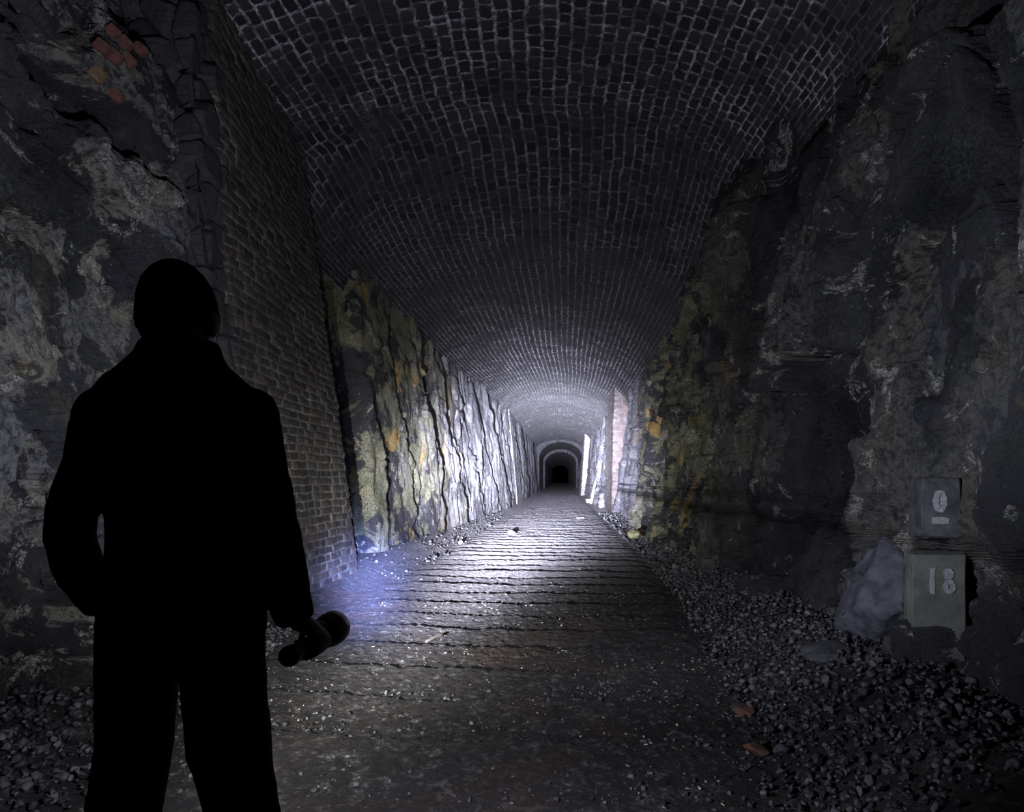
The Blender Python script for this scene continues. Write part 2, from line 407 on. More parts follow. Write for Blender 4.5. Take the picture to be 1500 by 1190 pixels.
# ---- brick piers
def pier(name, side, D0, D1, xb, xt, back, ztop, mat, label, step=.02, c=.085, L=.2, sc_=1.0, seed=31, rough=0.):
    zz = np.arange(-.25, ztop, step * .8)
    path = []
    n1 = int(back / step) + 2; n2 = int((D1 - D0) / step) + 2
    for k in range(n1): path.append((back * (1 - k / n1), D0, 0., -1., D0 - back * (1 - k / n1)))
    for k in range(n2 + 1): path.append((0., D0 + (D1 - D0) * k / n2, 1., 0., D0 + (D1 - D0) * k / n2))
    for k in range(1, n1 + 1): path.append((back * k / n1, D1, 0., 1., D1 + back * k / n1))
    p = np.array(path)
    # soften corner normals
    nrm = p[:, 2:4].copy()
    for _ in range(2): nrm[1:-1] = (nrm[:-2] + nrm[1:-1] * 2 + nrm[2:]) / 4
    nrm /= np.linalg.norm(nrm, axis=1)[:, None]
    U, Zg = np.meshgrid(p[:, 4], zz, indexing='ij')
    jd, br = brickfield(Zg, U, c, L, seed, .012)
    hh = sstep(.002, .018, jd) * (.014 + .022 * (br - .5)) + .012 * fbm(U * 6, Zg * 6, seed + 2, 4) + .03 * fbm(U * .9, Zg * .9, seed + 5, 3)
    st = 0 * U
    if rough:
        e = sstep(.62, .25, U - D0 + .12 * fbm(U * 2, Zg * 2, seed + 19))
        f_, ed, rr = facets(U / .3, Zg / .26 + .3 * fbm(U * 2, Zg, seed + 9), seed + 7)
        hh = hh * (1 - e) + rough * e * (f_ * .6 - .9 * sstep(.14, 0, ed))
        st = e
    zq = np.clip(Zg / 4.8, -.1, 1.1)
    y0 = np.interp(U, [D0, D1], [0, 1])
    xf = (xb[0] + (xb[1] - xb[0]) * y0) * (1 - zq) + (xt[0] + (xt[1] - xt[0]) * y0) * zq
    sg = -1 if side == 'L' else 1
    X = xf + sg * p[:, 0][:, None] - sg * nrm[:, 0][:, None] * hh
    Y = p[:, 1][:, None] + nrm[:, 1][:, None] * hh + 0 * Zg
    red = 0 * U
    ob = grid_mesh(name, X, Y, Zg, mat, dict(jd=jd, br=br, red=red, stone=st), flip=(side != 'L'))
    tag(ob, label, 'pier', kind='structure')
    return ob

pier('trim_1', 'L', 5.55, 9.05, (-2.74, -2.66), (-2.98, -3.30), .75, 5.7, M_pier, 'tall brick pier in the left wall beside the person', .02, .09, .19, rough=.11)
pier('trim_2', 'R', 24.6, 28.5, (1.86, 1.86), (1.98, 1.98), .95, 5.3, M_pierR, 'pale brick pier standing out of the right wall', .05, .10, .24, seed=41)
pier('trim_3', 'L', 33.5, 37.0, (-2.06, -2.04), (-2.50, -2.48), .6, 5.2, M_pierR, 'narrow brick pier deep in the left wall', .06, .10, .24, seed=51)
pier('trim_4', 'R', 52, 56, (1.62, 1.62), (1.95, 1.95), .7, 5.2, M_pierR, 'far brick pier in the right wall', .1, .12, .28, seed=61)

# ---- far brick lining: two stepped rings then a narrow bore
def ring(name, D0, D1, half, zs, ris, cx, thick, label, front=True):
    ds = np.concatenate([[D0, D0], np.arange(D0 + .05, D1, max(.25, (D1 - D0) / 60)), [D1]]) if front else np.linspace(D0, D1, 60)
    w = np.concatenate([np.linspace(-.2, zs, 60, endpoint=False), zs + np.linspace(0, 1, 120) * (math.pi * half), zs + math.pi * half + np.linspace(.02, zs + .2, 60)])
    Dg, W = np.meshgrid(ds, w, indexing='ij')
    out = np.zeros_like(Dg)
    if front: out[0, :] = thick
    hf = half + out
    th = np.clip((W - zs) / half, 0, math.pi)
    low = W < zs; hi = W > zs + math.pi * half
    X = cx + np.where(low, -hf, np.where(hi, hf, -hf * np.cos(th)))
    zz = np.where(low, W, np.where(hi, zs - (W - zs - math.pi * half), zs + (ris + out) * np.sin(th)))
    jd, br = brickfield(W, Dg + out, .12, .25, 71, .01)
    ob = grid_mesh(name, X, Dg, zz, M_far, dict(jd=jd, br=br, red=0 * jd), flip=True)
    tag(ob, label, 'tunnel lining', kind='structure')
ring('trim_5', 68, 84.2, 2.15, 3.4, 1.6, .10, .9, 'inner brick ring near the dark end of the tunnel')
ring('trim_6', 84, 170, 1.92, 3.2, 1.45, .10, 1.4, 'narrow dark bore at the far end of the tunnel')

# ---- floor
def floor_z(x, D, fine=True):
    z = .0022 * np.clip(D - 30, 0, 200)
    # loose stone banks at the wall feet
    edge = I(D, [0, 3, 5, 8, 13, 25, 40], [.95, .98, 1.1, 1.35, 1.45, 1.45, 1.5])
    z = z + .30 * sstep(0, .75, x - edge) * I(D, [0, 9, 14, 40], [1, .9, .55, .4])
    el = I(D, [0, 2.8, 4, 6, 9, 15, 31], [-1.9, -2.0, -2.2, -2.35, -2.15, -2.05, -1.7])
    z = z + .16 * sstep(0, .8, el - x)
    track = sstep(el - .1, el + .35, x) * sstep(edge + .1, edge - .3, x)
    if fine:
        wv = .05 * fbm(x * 1.3, D * .5, 401, 4) + .030 * fbm(x * 9, D * 4, 402, 3)
        bow = -.18 * sstep(-.6, -2.2, x) + .05 * x
        u = (D + wv + bow - .32) / .62
        i = np.floor(u); f = u - i
        am = (.032 + .014 * fbm(x * 1.2, i * 3.3, 403, 3)) * I(D, [0, 3, 5.5, 7, 40, 60], [.35, .6, 1.1, 1.1, 1, .4])
        br_ = sstep(-.35, .1, fbm(x * 3.0, i * 5.1, 407, 3))
        z = z + track * (am * (f ** .8) * (1 - sstep(.93, .985, f)) - am * .8 * br_ * sstep(.90, .96, f) * sstep(1.0, .97, f))
        f1, f2, ci, cj, du, dv = worley(x / .07, D / .07, 405)
        z = z + I(D, [0, 6, 9], [.020, .016, .007]) * (.6 - f1) * (.35 + .65 * sstep(.3, .7, h2(ci, cj, 9)))
        g1, g2, gi, gj, _, _ = worley(x / .034 + 5, D / .034, 415)
        z = z + .020 * (.6 - g1) * h2(gi, gj, 19) ** 1.5 * I(D, [0, 8, 12], [1, 1, .3])
        z = z + I(D, [0, 6, 9], [.022, .018, .012]) * fbm(x * 2.1, D * 2.1, 404, 4) + .008 * fbm(x * 22, D * 22, 406, 3)
    return z
Df = np.concatenate([np.linspace(-1, 2.3, 30, endpoint=False), dspace(2.3, 30, .0030), dspace(30.2, 86, .010), np.linspace(87, 170, 30)])
xf = np.concatenate([np.linspace(-4.2, -2.6, 60, endpoint=False), np.linspace(-2.6, 2.0, 330), np.linspace(2.03, 3.6, 40)])
D, X = np.meshgrid(Df, xf, indexing='ij')
Zf = floor_z(X, D)
o = grid_mesh('floor', X, D, Zf, M_floor, flip=True)
tag(o, 'dark gravel trackbed crossed by old sleeper ridges', 'floor', kind='structure')

def gz(x, y): return float(floor_z(np.array([float(x)]), np.array([float(y)]))[0])

# ------------------------------------------------------------------ stones
def ico(sub):
    bm = bmesh.new(); bmesh.ops.create_icosphere(bm, subdivisions=sub, radius=1)
    v = np.array([p.co[:] for p in bm.verts]); f = np.array([[q.index for q in p.verts] for p in bm.faces]); bm.free()
    return v, f
def rock_shape(sub, seed, cuts=9, flat=.7):
    """a broken stone: a ball cut back by random planes"""
    v, f = ico(sub); r = np.random.default_rng(seed)
    for _ in range(cuts):
        n = r.normal(size=3); n /= np.linalg.norm(n); d = r.uniform(.28, .62)
        t = v @ n; over = np.maximum(t - d, 0); v = v - over[:, None] * n
    v = v * np.array([1, r.uniform(.7, 1), flat * r.uniform(.8, 1.1)])
    return v, f
VAR = [rock_shape(2, 900 + k, 9, .8) for k in range(10)]
def rotm(n, r):
    q = r.normal(size=(n, 4)); q /= np.linalg.norm(q, axis=1)[:, None]
    w, x, y, z = q.T
    return np.stack([1 - 2 * (y * y + z * z), 2 * (x * y - z * w), 2 * (x * z + y * w), 2 * (x * y + z * w), 1 - 2 * (x * x + z * z), 2 * (y * z - x * w), 2 * (x * z - y * w), 2 * (y * z + x * w), 1 - 2 * (x * x + y * y)], -1).reshape(n, 3, 3)

def wallR_at(y, z=.35):
    d, zz, xx = WR
    return np.interp(y, d, xx[:, int(np.argmin(np.abs(zz - z)))])
pts = []
def scatter(x0, x1, y0, y1, n, r0, r1, lift=0., dens=None):
    x = rng.uniform(0, 1, n) * 1.0; y = rng.uniform(y0, y1, n)
    a = x0(y) if callable(x0) else x0; b = x1(y) if callable(x1) else x1
    x = a + (b - a) * x
    keep = np.ones(n, bool) if dens is None else rng.uniform(0, 1, n) < dens(x, y)
    x, y = x[keep], y[keep]; r = r0 + (r1 - r0) * rng.uniform(0, 1, len(x)) ** 2.2
    z = floor_z(x, y, False) + r * .30 + lift * rng.uniform(0, 1, len(x))
    pts.append(np.stack([x, y, z, r], -1))
edgeR = lambda y: I(y, [0, 3, 5, 8, 13, 25], [.92, .95, 1.08, 1.3, 1.42, 1.45])
scatter(edgeR, lambda y: wallR_at(y) + .05, 2.35, 9.5, 6500, .013, .038, .035, lambda x, y: sstep(-.05, .25, x - edgeR(y)) * .8 + .2)
scatter(edgeR, lambda y: wallR_at(y) + .05, 9.5, 26, 1300, .02, .07, .02)
scatter(lambda y: baseL(y) - .2, lambda y: I(y, [2, 4, 6], [-1.75, -2.0, -2.3]), 2.4, 6.0, 2600, .013, .042, .03, lambda x, y: sstep(-1.7, -2.3, x) * .85 + .15)
scatter(-2.1, 1.25, 2.4, 5, 3800, .006, .026, .006)
scatter(-2.1, 1.3, 5, 9.5, 2200, .008, .020, 0)
scatter(-2.2, 1.5, 9, 24, 420, .010, .035, 0)
scatter(-2.9, -1.9, 9, 26, 420, .02, .06, .01)
A = np.concatenate(pts); 
# projected size, in frame and not behind the person
px = AX + F * A[:, 0] / A[:, 1]; py = AY - F * (A[:, 2] - EYE) / A[:, 1]; sz = F * A[:, 3] / A[:, 1]
vis = (px > 12) & (px < 1488) & (py > 720) & (py < 1180) & ~((px > 105) & (px < 440) & (py < 1190)) & (A[:, 3] > .016)
order = np.argsort(np.where(vis, -sz, 1))
# spread the individuals so that no stone sits inside another
chosen = []; taken = np.zeros((0, 4))
for k in order[:2600]:
    if len(chosen) >= 300: break
    if len(taken) and np.any(np.linalg.norm(taken[:, :3] - A[k, :3], axis=1) < (taken[:, 3] + A[k, 3]) * .8): continue
    chosen.append(k); taken = np.vstack([taken, A[k]])
chosen = np.array(chosen); rest = np.setdiff1d(np.arange(len(A)), chosen)
vv, ff, rr = [], [], []; n0 = 0
var = rng.integers(0, len(VAR), len(rest)); R = rotm(len(rest), rng)
for k in range(len(VAR)):
    ids = rest[var == k]; Rk = R[var == k]
    v, f = VAR[k]
    P3 = np.einsum('nij,vj->nvi', Rk, v) * A[ids, 3][:, None, None] * np.array([1, 1, .85]) + A[ids, :3][:, None, :]
    vv.append(P3.reshape(-1, 3)); ff.append((f[None] + (np.arange(len(ids)) * len(v))[:, None, None]).reshape(-1, 3) + n0)
    rr.append(np.repeat(rng.uniform(0, 1, len(ids)) ** 2.2, len(v))); n0 += len(ids) * len(v)
me = bpy.data.meshes.new('ballast_gravel'); raw_mesh(me, np.concatenate(vv), np.concatenate(ff))
o = finish('ballast_gravel', me, M_stone, dict(rnd=np.concatenate(rr)), smooth=False)
tag(o, 'loose dark ballast gravel heaped along the wall feet', 'gravel', kind='stuff')
# pale leaf scraps and chips strewn over the trackbed
nf = 2200
fx = rng.uniform(-2.1, 1.3, nf); fy_ = 2.4 * np.exp(rng.uniform(0, 1, nf) * math.log(5))
kp = fbm(fx * 1.6, fy_ * 1.6, 777, 3) + rng.uniform(-.25, .25, nf) > .02
fx, fy_ = fx[kp], fy_[kp]; nf = len(fx)
fr = .005 + .013 * rng.uniform(0, 1, nf) ** 3; Rf = rotm(nf, rng)
fv, ff_ = ico(1); fv = fv * np.array([1, .55, .22])
P3 = np.einsum('nij,vj->nvi', Rf, fv) * fr[:, None, None] * np.array([1, 1, .5]) + np.stack([fx, fy_, floor_z(fx, fy_) + .004], -1)[:, None, :]
me = bpy.data.meshes.new('leaf_litter'); raw_mesh(me, P3.reshape(-1, 3), (ff_[None] + (np.arange(nf) * len(fv))[:, None, None]).reshape(-1, 3))
M_litter = stone_mat('leaf_litter', (.10, .09, .075), (.42, .38, .30), (.3, .28, .24))
o = finish('leaf_litter', me, M_litter, dict(rnd=np.repeat(rng.uniform(0, 1, nf), len(fv))), smooth=False)
tag(o, 'pale leaf scraps and chips strewn over the dark trackbed', 'litter', kind='stuff')
smesh = []
for k in range(len(VAR)):
    for tone in (.02, .1, .2, .5):
        me = bpy.data.meshes.new('ballast_stone'); raw_mesh(me, *VAR[k])
        at = me.attributes.new('rnd', 'FLOAT', 'POINT'); at.data.foreach_set('value', np.full(len(VAR[k][0]), tone, np.float32))
        me.materials.append(M_stone); smesh.append(me)
Rc = rotm(len(chosen), rng)
for n, k in enumerate(chosen):
    s = bpy.data.objects.new('ballast_stone', smesh[int(rng.choice(len(smesh)))]); COL.objects.link(s)
    s.matrix_world = Matrix.LocRotScale(Vector(A[k, :3]), Matrix(Rc[n].tolist()).to_quaternion(), Vector((A[k, 3],) * 3))
    if A[k, 0] > 0: tag(s, 'dark angular ballast stone in the gravel bank below the right rock wall', 'stone', 'ballast stones by the right wall')
    else: tag(s, 'dark angular ballast stone on the gravel below the left rock wall', 'stone', 'ballast stones by the left wall')

# ---- single boulders and slabs
def boulder(name, loc, size, seed, mat, label, cat='rock', rot=(0, 0, 0), sub=4, cuts=14, rough=.03):
    v, f = ico(sub); r = np.random.default_rng(seed)
    for _ in range(cuts):
        n = r.normal(size=3); n /= np.linalg.norm(n); d = r.uniform(.55, .85)
        tq = v @ n; v = v - np.maximum(tq - d, 0)[:, None] * n
    v = v + rough * np.stack([fbm(v[:, 1] * 3, v[:, 2] * 3, seed, 4), fbm(v[:, 0] * 3, v[:, 2] * 3, seed + 1, 4), fbm(v[:, 0] * 3, v[:, 1] * 3, seed + 2, 4)], -1)
    v = v * np.array(size)
    me = bpy.data.meshes.new(name); raw_mesh(me, v, f)
    ob = finish(name, me, mat, dict(rnd=np.full(len(v), .6)), smooth=False)
    ob.location = loc; ob.rotation_euler = rot
    return tag(ob, label, cat)

M_boulder = plain('pale_boulder', (.025, .025, .034), (.085, .085, .105), .8, 7, .7, .04)
M_slab = plain('olive_slab', (.06, .06, .055), (.10, .10, .088), .85, 9, .5, .02)
M_dslab = plain('dark_slab', (.02, .02, .024), (.06, .06, .066), .8, 9, .6, .02)
M_paint = plain('old_white_paint', (.13, .125, .14), (.24, .23, .25), .8, 60, .4, .004)
M_mossrock = plain('mossy_rock', (.06, .07, .03), (.22, .21, .12), .85, 14, .6, .02)
M_pale = plain('pale_stone', (.14, .14, .14), (.30, .30, .30), .8, 25, .5, .01)
M_rust = plain('rusty_stone', (.04, .036, .037), (.13, .045, .022), .8, 16, .6, .01)
M_wood = plain('dark_wood', (.02, .016, .013), (.05, .04, .034), .8, 30, .5, .004)
M_pole = plain('weathered_pole', (.22, .21, .21), (.40, .39, .38), .8, 12, .5, .01)

boulder('boulder', (2.06, 4.42, .52), (.27, .34, .46), 21, M_boulder, 'pale smooth boulder at the right wall foot beside the numbered slab', rot=(.05, .1, .35))
boulder('boulder', (-3.02, 4.25, .42), (.30, .42, .40), 23, M_boulder, 'grey wedge-shaped boulder at the foot of the left rock wall', rot=(.2, .1, -.4))
boulder('rock_slab', (1.60, 4.15, .285), (.17, .13, .05), 24, M_dslab, 'flat dark slab lying in front of the pale boulder', rot=(.1, -.12, .3))
boulder('rock', (1.50, 13.6, .22), (.16, .16, .11), 25, M_mossrock, 'yellow-green mossy rock on the right gravel bank')
boulder('rock', (-1.13, 16.2, gz(-1.13, 16.2) + .03), (.11, .08, .06), 26, M_pale, 'largest pale rock lying on the lit sleeper ridges')
boulder('rock', (-2.02, 13.9, gz(-2.02, 13.9) + .03), (.07, .06, .05), 27, M_pale, 'pale rock on the bank at the foot of the lit left wall')
boulder('rock', (1.62, 37.5, gz(1.62, 37.5) + .1), (.3, .22, .2), 28, M_pale, 'pale rock beside the leaning pole')
boulder('rock_fragment', (1.03, 3.84, gz(1.03, 3.84) + .02), (.085, .07, .035), 29, M_rust, 'rust-stained stone at the edge of the gravel, the farther of two', rot=(.1, .05, .3))
boulder('rock_fragment', (.95, 3.30, gz(.95, 3.30) + .02), (.075, .06, .03), 30, M_rust, 'rust-stained stone at the edge of the gravel, the nearer of two', rot=(.0, .1, -.2))
boulder('rock_fragment', (1.06, 3.27, gz(1.06, 3.27) + .03), (.05, .04, .035), 31, M_dslab, 'black stone touching the nearer rust-stained stone')

def box_bm(sx, sy, sz, bev=.01, seg=2, z0=0.):
    bm = bmesh.new(); bmesh.ops.create_cube(bm, size=1)
    for v in bm.verts: v.co = Vector((v.co.x * sx, v.co.y * sy, v.co.z * sz + sz / 2 + z0))
    bmesh.ops.bevel(bm, geom=bm.edges[:], offset=bev, segments=seg, affect='EDGES')
    return bm

# upright slab with the painted number
def stone_block(name, w, dep, h, seed, mat, loc, rz, label, taper=.05, tilt=0.):
    bm = box_bm(w, dep, h, .008, 1)
    bmesh.ops.subdivide_edges(bm, edges=bm.edges[:], cuts=5, use_grid_fill=True)
    r = np.array([v.co[:] for v in bm.verts])
    n = .045 * fbm(r[:, 0] * 5 + r[:, 1] * 3, r[:, 2] * 5 + r[:, 1] * 3, seed, 4) * np.where(r[:, 1] < -.1, .25, 1.)
    for v, k in zip(bm.verts, n):
        t = v.co.z / h
        v.co.x *= 1 - taper * t; v.co += Vector((k, k * .6, k * .5))
    root = empty(name, loc); root.rotation_euler = (tilt, 0, rz)
    bm_obj('block', bm, mat, root)
    return tag(root, label, 'rock')
def stroke(pts, r, y, mat, parent, name, label, thick=.006):
    """painted stroke as a flat ribbon on the slab front (local -y side)"""
    bm = bmesh.new(); pts = [Vector(p) for p in pts]; rows = []
    for k, p in enumerate(pts):
        a = pts[max(k - 1, 0)]; b = pts[min(k + 1, len(pts) - 1)]
        d = (b - a).normalized(); nrm = Vector((-d.y, d.x))
        w = r * (1 + .18 * math.sin(k * 2.3))
        rows.append([bm.verts.new((p.x + nrm.x * s * w, y - e, p.y + nrm.y * s * w)) for e in (0, thick) for s in (-1, 1)])
    for a, b in zip(rows[:-1], rows[1:]):
        for i, j in ((0, 1), (1, 3), (3, 2), (2, 0)): bm.faces.new((a[i], a[j], b[j], b[i]))
    for e in (rows[0], rows[-1]): bm.faces.new((e[0], e[1], e[3], e[2]))
    bmesh.ops.recalc_face_normals(bm, faces=bm.faces[:])
    ob = bm_obj(name, bm, mat, parent); ob['label'] = label
    return ob
def loop(cx, cy, rx, ry, n=18): return [(cx + rx * math.cos(2 * math.pi * k / n), cy + ry * math.sin(2 * math.pi * k / n)) for k in range(n + 1)]

SL = stone_block('painted_slab', .27, .30, .66, 5, M_slab, (2.15, 3.93, .25), -.30, 'upright olive-grey slab painted with a white number 18 by right wall')
fy = -.15
stroke([(-.035, .44), (-.037, .49), (-.037, .54), (-.034, .585)], .013, fy, M_paint, SL, 'painted_digit', 'white painted figure 1')
e8 = loop(.045, .555, .014, .020); e8b = loop(.048, .485, .018, .028)
stroke(e8, .012, fy, M_paint, SL, 'painted_digit', 'upper loop of the white painted figure 8')
stroke(e8b, .013, fy, M_paint, SL, 'painted_digit', 'lower loop of the white painted figure 8')
SU = stone_block('painted_stone', .22, .26, .34, 6, M_dslab, (2.19, 3.97, 1.00), -.30, 'dark stone in right wall painted with a white ring over a bar', .12)
stroke(loop(-.01, .205, .020, .048), .016, -.13, M_paint, SU, 'painted_ring', 'white painted ring')
stroke([(-.05, .095), (0, .097), (.035, .095)], .018, -.13, M_paint, SU, 'painted_bar', 'white painted bar')

# ---- stick, plank, leaning pole
def tube_pts(path, radii, n=10, sq=1.0, side=None):
    """bmesh loft along path (Vectors); radii: r or (ra, rb)"""
    bm = bmesh.new(); add_tube(bm, path, radii, n, side); return bm
def add_tube(bm, path, radii, n=10, side=None):
    path = [Vector(p) for p in path]; rows = []
    for k, p in enumerate(path):
        a = path[max(k - 1, 0)]; b = path[min(k + 1, len(path) - 1)]
        d = (b - a).normalized()
        s = Vector(side) if side else (Vector((1, 0, 0)) if abs(d.x) < .8 else Vector((0, 0, 1)))
        s = (s - d * s.dot(d)).normalized(); u = d.cross(s)
        r = radii[k]; ra, rb = r if isinstance(r, tuple) else (r, r)
        rows.append([bm.verts.new(p + s * ra * math.cos(2 * math.pi * q / n) + u * rb * math.sin(2 * math.pi * q / n)) for q in range(n)])
    for A_, B_ in zip(rows[:-1], rows[1:]):
        for q in range(n): bm.faces.new((A_[q], A_[(q + 1) % n], B_[(q + 1) % n], B_[q]))
    bm.faces.new(rows[0][::-1]); bm.faces.new(rows[-1])
    bmesh.ops.recalc_face_normals(bm, faces=bm.faces[:])

g = gz(-1.0, 5.54) + .018
bm = tube_pts([(-1.06, 5.40, g), (-1.02, 5.50, g + .01), (-.98, 5.6, g + .008), (-.95, 5.68, g + .004)], [.010, .013, .012, .007], 8)
tag(bm_obj('stick', bm, M_wood, None, True), 'short dark stick lying on the gravel in front of the lit floor', 'stick')
b_ = box_bm(.26, .11, .06, .008); o = bm_obj('stone_slab', b_, M_pale); o.location = (.68, 22.6, gz(.68, 22.6) - .005); o.rotation_euler = (0, 0, .06)
tag(o, 'white oblong slab lying on the bright floor before the pale pier', 'slab')
bm = tube_pts([(1.64, 36.0, gz(1.64, 36) - .03), (1.80, 36.3, .75), (1.97, 36.6, 1.35), (2.12, 36.9, 1.85)], [.07, .068, .065, .06], 10)
tag(bm_obj('pole', bm, M_pole, None, True), 'weathered timber pole leaning against the right wall deep in the tunnel', 'pole')

# ---- red bricks showing where the old arch edge has broken away, bedded in the rock
M_brick = plain('red_brick', (.045, .022, .018), (.11, .045, .034), .85, 30, .6, .01)
M_ybrick = plain('ochre_brick', (.06, .04, .022), (.14, .085, .045), .85, 30, .6, .01)
bpy.context.view_layer.update(); dgr = bpy.context.evaluated_depsgraph_get()
EYEV = Vector((0, 0, EYE))
SP = [((166, 50), 'topmost of the patch'), ((184, 66), 'just below the topmost one'), ((150, 72), 'left side of the patch'), ((168, 86), 'middle of the patch'),
      ((188, 92), 'right side of the patch'), ((205, 76), 'farthest right in the patch'), ((143, 112), 'lowest left of the patch'), ((170, 142), 'set apart below the patch')]
for n, ((px, py), wh) in enumerate(SP):
    d = Vector(P(px, py, 1.0)) - EYEV
    hit, loc, nrm, *_ = sc.ray_cast(dgr, EYEV, d.normalized())
    if not hit: continue
    q = bmesh.new(); bmesh.ops.create_cube(q, size=1)
    for v in q.verts: v.co = Vector((v.co.x * .095, v.co.y * .06, v.co.z * .085))
    bmesh.ops.bevel(q, geom=q.edges[:], offset=.008, segments=2, affect='EDGES')
    bmesh.ops.subdivide_edges(q, edges=q.edges[:], cuts=2, use_grid_fill=True)
    for v in q.verts: v.co += Vector((h2(int(v.co.x * 3000), int(v.co.z * 3000), n) - .5, 0, h2(int(v.co.y * 3000), int(v.co.z * 3000), n + 3) - .5)) * .008
    ye = n == 6
    b = bm_obj('brick', q, M_ybrick if ye else M_brick)
    b.location = loc + Vector((.012, -.02, 0)); b.rotation_euler = (0, math.radians(38 + 7 * math.sin(n * 2.1)), math.radians(28))
    tag(b, ('ochre' if ye else 'dull red') + ' brick high in the left rock wall, ' + wh, 'brick', 'broken bricks high in the left wall')

# ------------------------------------------------------------------ person
M_jacket = plain('black_jacket', (.004, .004, .005), (.008, .008, .009), .9, 60, .3, .003, .1)
M_trousers = plain('black_trousers', (.004, .004, .005), (.007, .007, .008), .9, 80, .3, .003, .1)
M_knit = plain('black_knit', (.004, .004, .004), (.009, .009, .009), .95, 150, .6, .004, .1)
M_skin = plain('skin', (.32, .17, .12), (.40, .22, .16), .55, 60, .15, .001)
M_boot = plain('boot_leather', (.006, .005, .005), (.012, .01, .01), .6, 40, .3, .003)
M_torch = plain('black_metal', (.006, .006, .006), (.01, .01, .011), .35, 120, .1, .001, .5, .6)
PD = 1.55
def C(px, py, d=PD): return Vector(P(px, py, d))
R_ = lambda r, d=PD: r / F * d

def remeshed(name, bm, mat, parent, voxel, smooth_it=4):
    me = bpy.data.meshes.new(name + '_src'); bm.to_mesh(me); bm.free()
    ob = bpy.data.objects.new(name + '_src', me); COL.objects.link(ob)
    m = ob.modifiers.new('r', 'REMESH'); m.mode = 'VOXEL'; m.voxel_size = voxel
    s = ob.modifiers.new('s', 'SMOOTH'); s.factor = .5; s.iterations = smooth_it
    dg = bpy.context.evaluated_depsgraph_get(); dg.update()
    me2 = bpy.data.meshes.new_from_object(ob.evaluated_get(dg)); me2.name = name
    bpy.data.objects.remove(ob); bpy.data.meshes.remove(me)
    return finish(name, me2, mat, None, parent, True)

def sphere(bm, c, r, sx=1, sy=1, sz=1, seg=16):
    res = bmesh.ops.create_uvsphere(bm, u_segments=seg, v_segments=seg // 2 + 2, radius=r)
    for v in res['verts']: v.co = Vector((v.co.x * sx + c[0], v.co.y * sy + c[1], v.co.z * sz + c[2]))

larm = [(154, 608, 1.555), (136, 680, 1.535), (106, 750, 1.51), (103, 785, 1.52), (118, 842, 1.57), (150, 888, 1.62)]
lr = [43, 37, 34, 32, 32, 29]
rarm = [(366, 610, 1.555), (374, 660, 1.545), (389, 720, 1.535), (403, 790, 1.545), (420, 862, 1.575), (434, 908, 1.59)]
rr_ = [43, 40, 37, 36, 34, 27]
def legs(sc_):
    L = [(206, 905, 55), (205, 955, 54), (201, 1005, 50), (197, 1090, 50), (182, 1190, 49), (172, 1270, 46), (164, 1380, 42), (158, 1470, 36), (156, 1535, 32)]
    Rr = [(326, 905, 57), (326, 955, 58), (330, 1005, 56), (336, 1090, 55), (356, 1190, 48), (366, 1270, 46), (376, 1380, 42), (384, 1470, 36), (388, 1535, 32)]
    return [([C(a, b, PD - .01 * (k > 6)) for k, (a, b, r) in enumerate(q)], [(R_(r) * sc_, R_(r) * sc_ * 1.12) for a, b, r in q]) for q in (L, Rr)]
tors = [(930, 267, 117, .128), (890, 267, 117, .132), (862, 268, 112, .133), (820, 271, 106, .132), (770, 272, 105, .132), (720, 268, 110, .135), (660, 260, 126, .138), (615, 259, 130, .130), (580, 260, 122, .118), (556, 261, 100, .10), (536, 262, 74, .085), (518, 262, 60, .077), (500, 262, 53, .070)]

person = empty('person', (C(262, 1000).x, PD, 0)); person['label'] = 'person seen from behind in black jacket and beanie, one hand in pocket, holding a torch'; person['category'] = 'person'
def local(ob):
    ob.matrix_parent_inverse = Matrix.Translation(-Vector(person.location)); return ob

# body (skin): one continuous figure under the clothes
bm = bmesh.new()
add_tube(bm, [C(c, y) for y, c, w, d in tors[1:-2]], [(R_(w) * .84, d * .80) for y, c, w, d in tors[1:-2]], 24, (1, 0, 0))
add_tube(bm, [C(265, 962), C(266, 935), C(267, 890)], [(R_(50), .06), (R_(95), .095), (R_(98), .105)], 24, (1, 0, 0))
add_tube(bm, [C(262, 560), C(262, 520), C(262, 470)], [(R_(45), .058), (R_(38), .056), (R_(38), .058)], 18, (1, 0, 0))
for pth, rd in ((larm, lr), (rarm, rr_)):
    add_tube(bm, [C(*p) for p in pth], [R_(r) * .72 for r in rd], 14)
for pth, rd in legs(.80): add_tube(bm, pth, rd, 16, (1, 0, 0))
hc = C(262, 462, PD + .015)
sphere(bm, hc, .098, .80, 1.0, 1.14, 24)
sphere(bm, hc + Vector((0, .055, -.055)), .06, .95, .85, 1.0)             # jaw
add_tube(bm, [hc + Vector((0, .088, .01)), hc + Vector((0, .118, -.032)), hc + Vector((0, .09, -.042))], [.009, .015, .012], 8)   # nose
sphere(bm, hc + Vector((0, .095, -.068)), .022, 1.1, .45, .35)            # mouth
sphere(bm, hc + Vector((0, .088, .018)), .05, 1.0, .25, .22)              # brow
for s in (-1, 1): sphere(bm, hc + Vector((s * .080, -.002, -.022)), .032, .32, .62, 1.0)
# left hand inside the jacket pocket
lh = C(*larm[-1]); sphere(bm, lh + Vector((.03, .03, -.03)), .045, .6, .8, 1.1)
for k in range(4):
    a = lh + Vector((.035, .01 + .02 * k, -.05)); add_tube(bm, [a, a + Vector((.012, .012, -.03)), a + Vector((.022, .02, -.055))], [.009, .0085, .007], 8)
add_tube(bm, [lh + Vector((.02, .06, -.01)), lh + Vector((.035, .085, -.03)), lh + Vector((.045, .09, -.05))], [.011, .010, .008], 8)
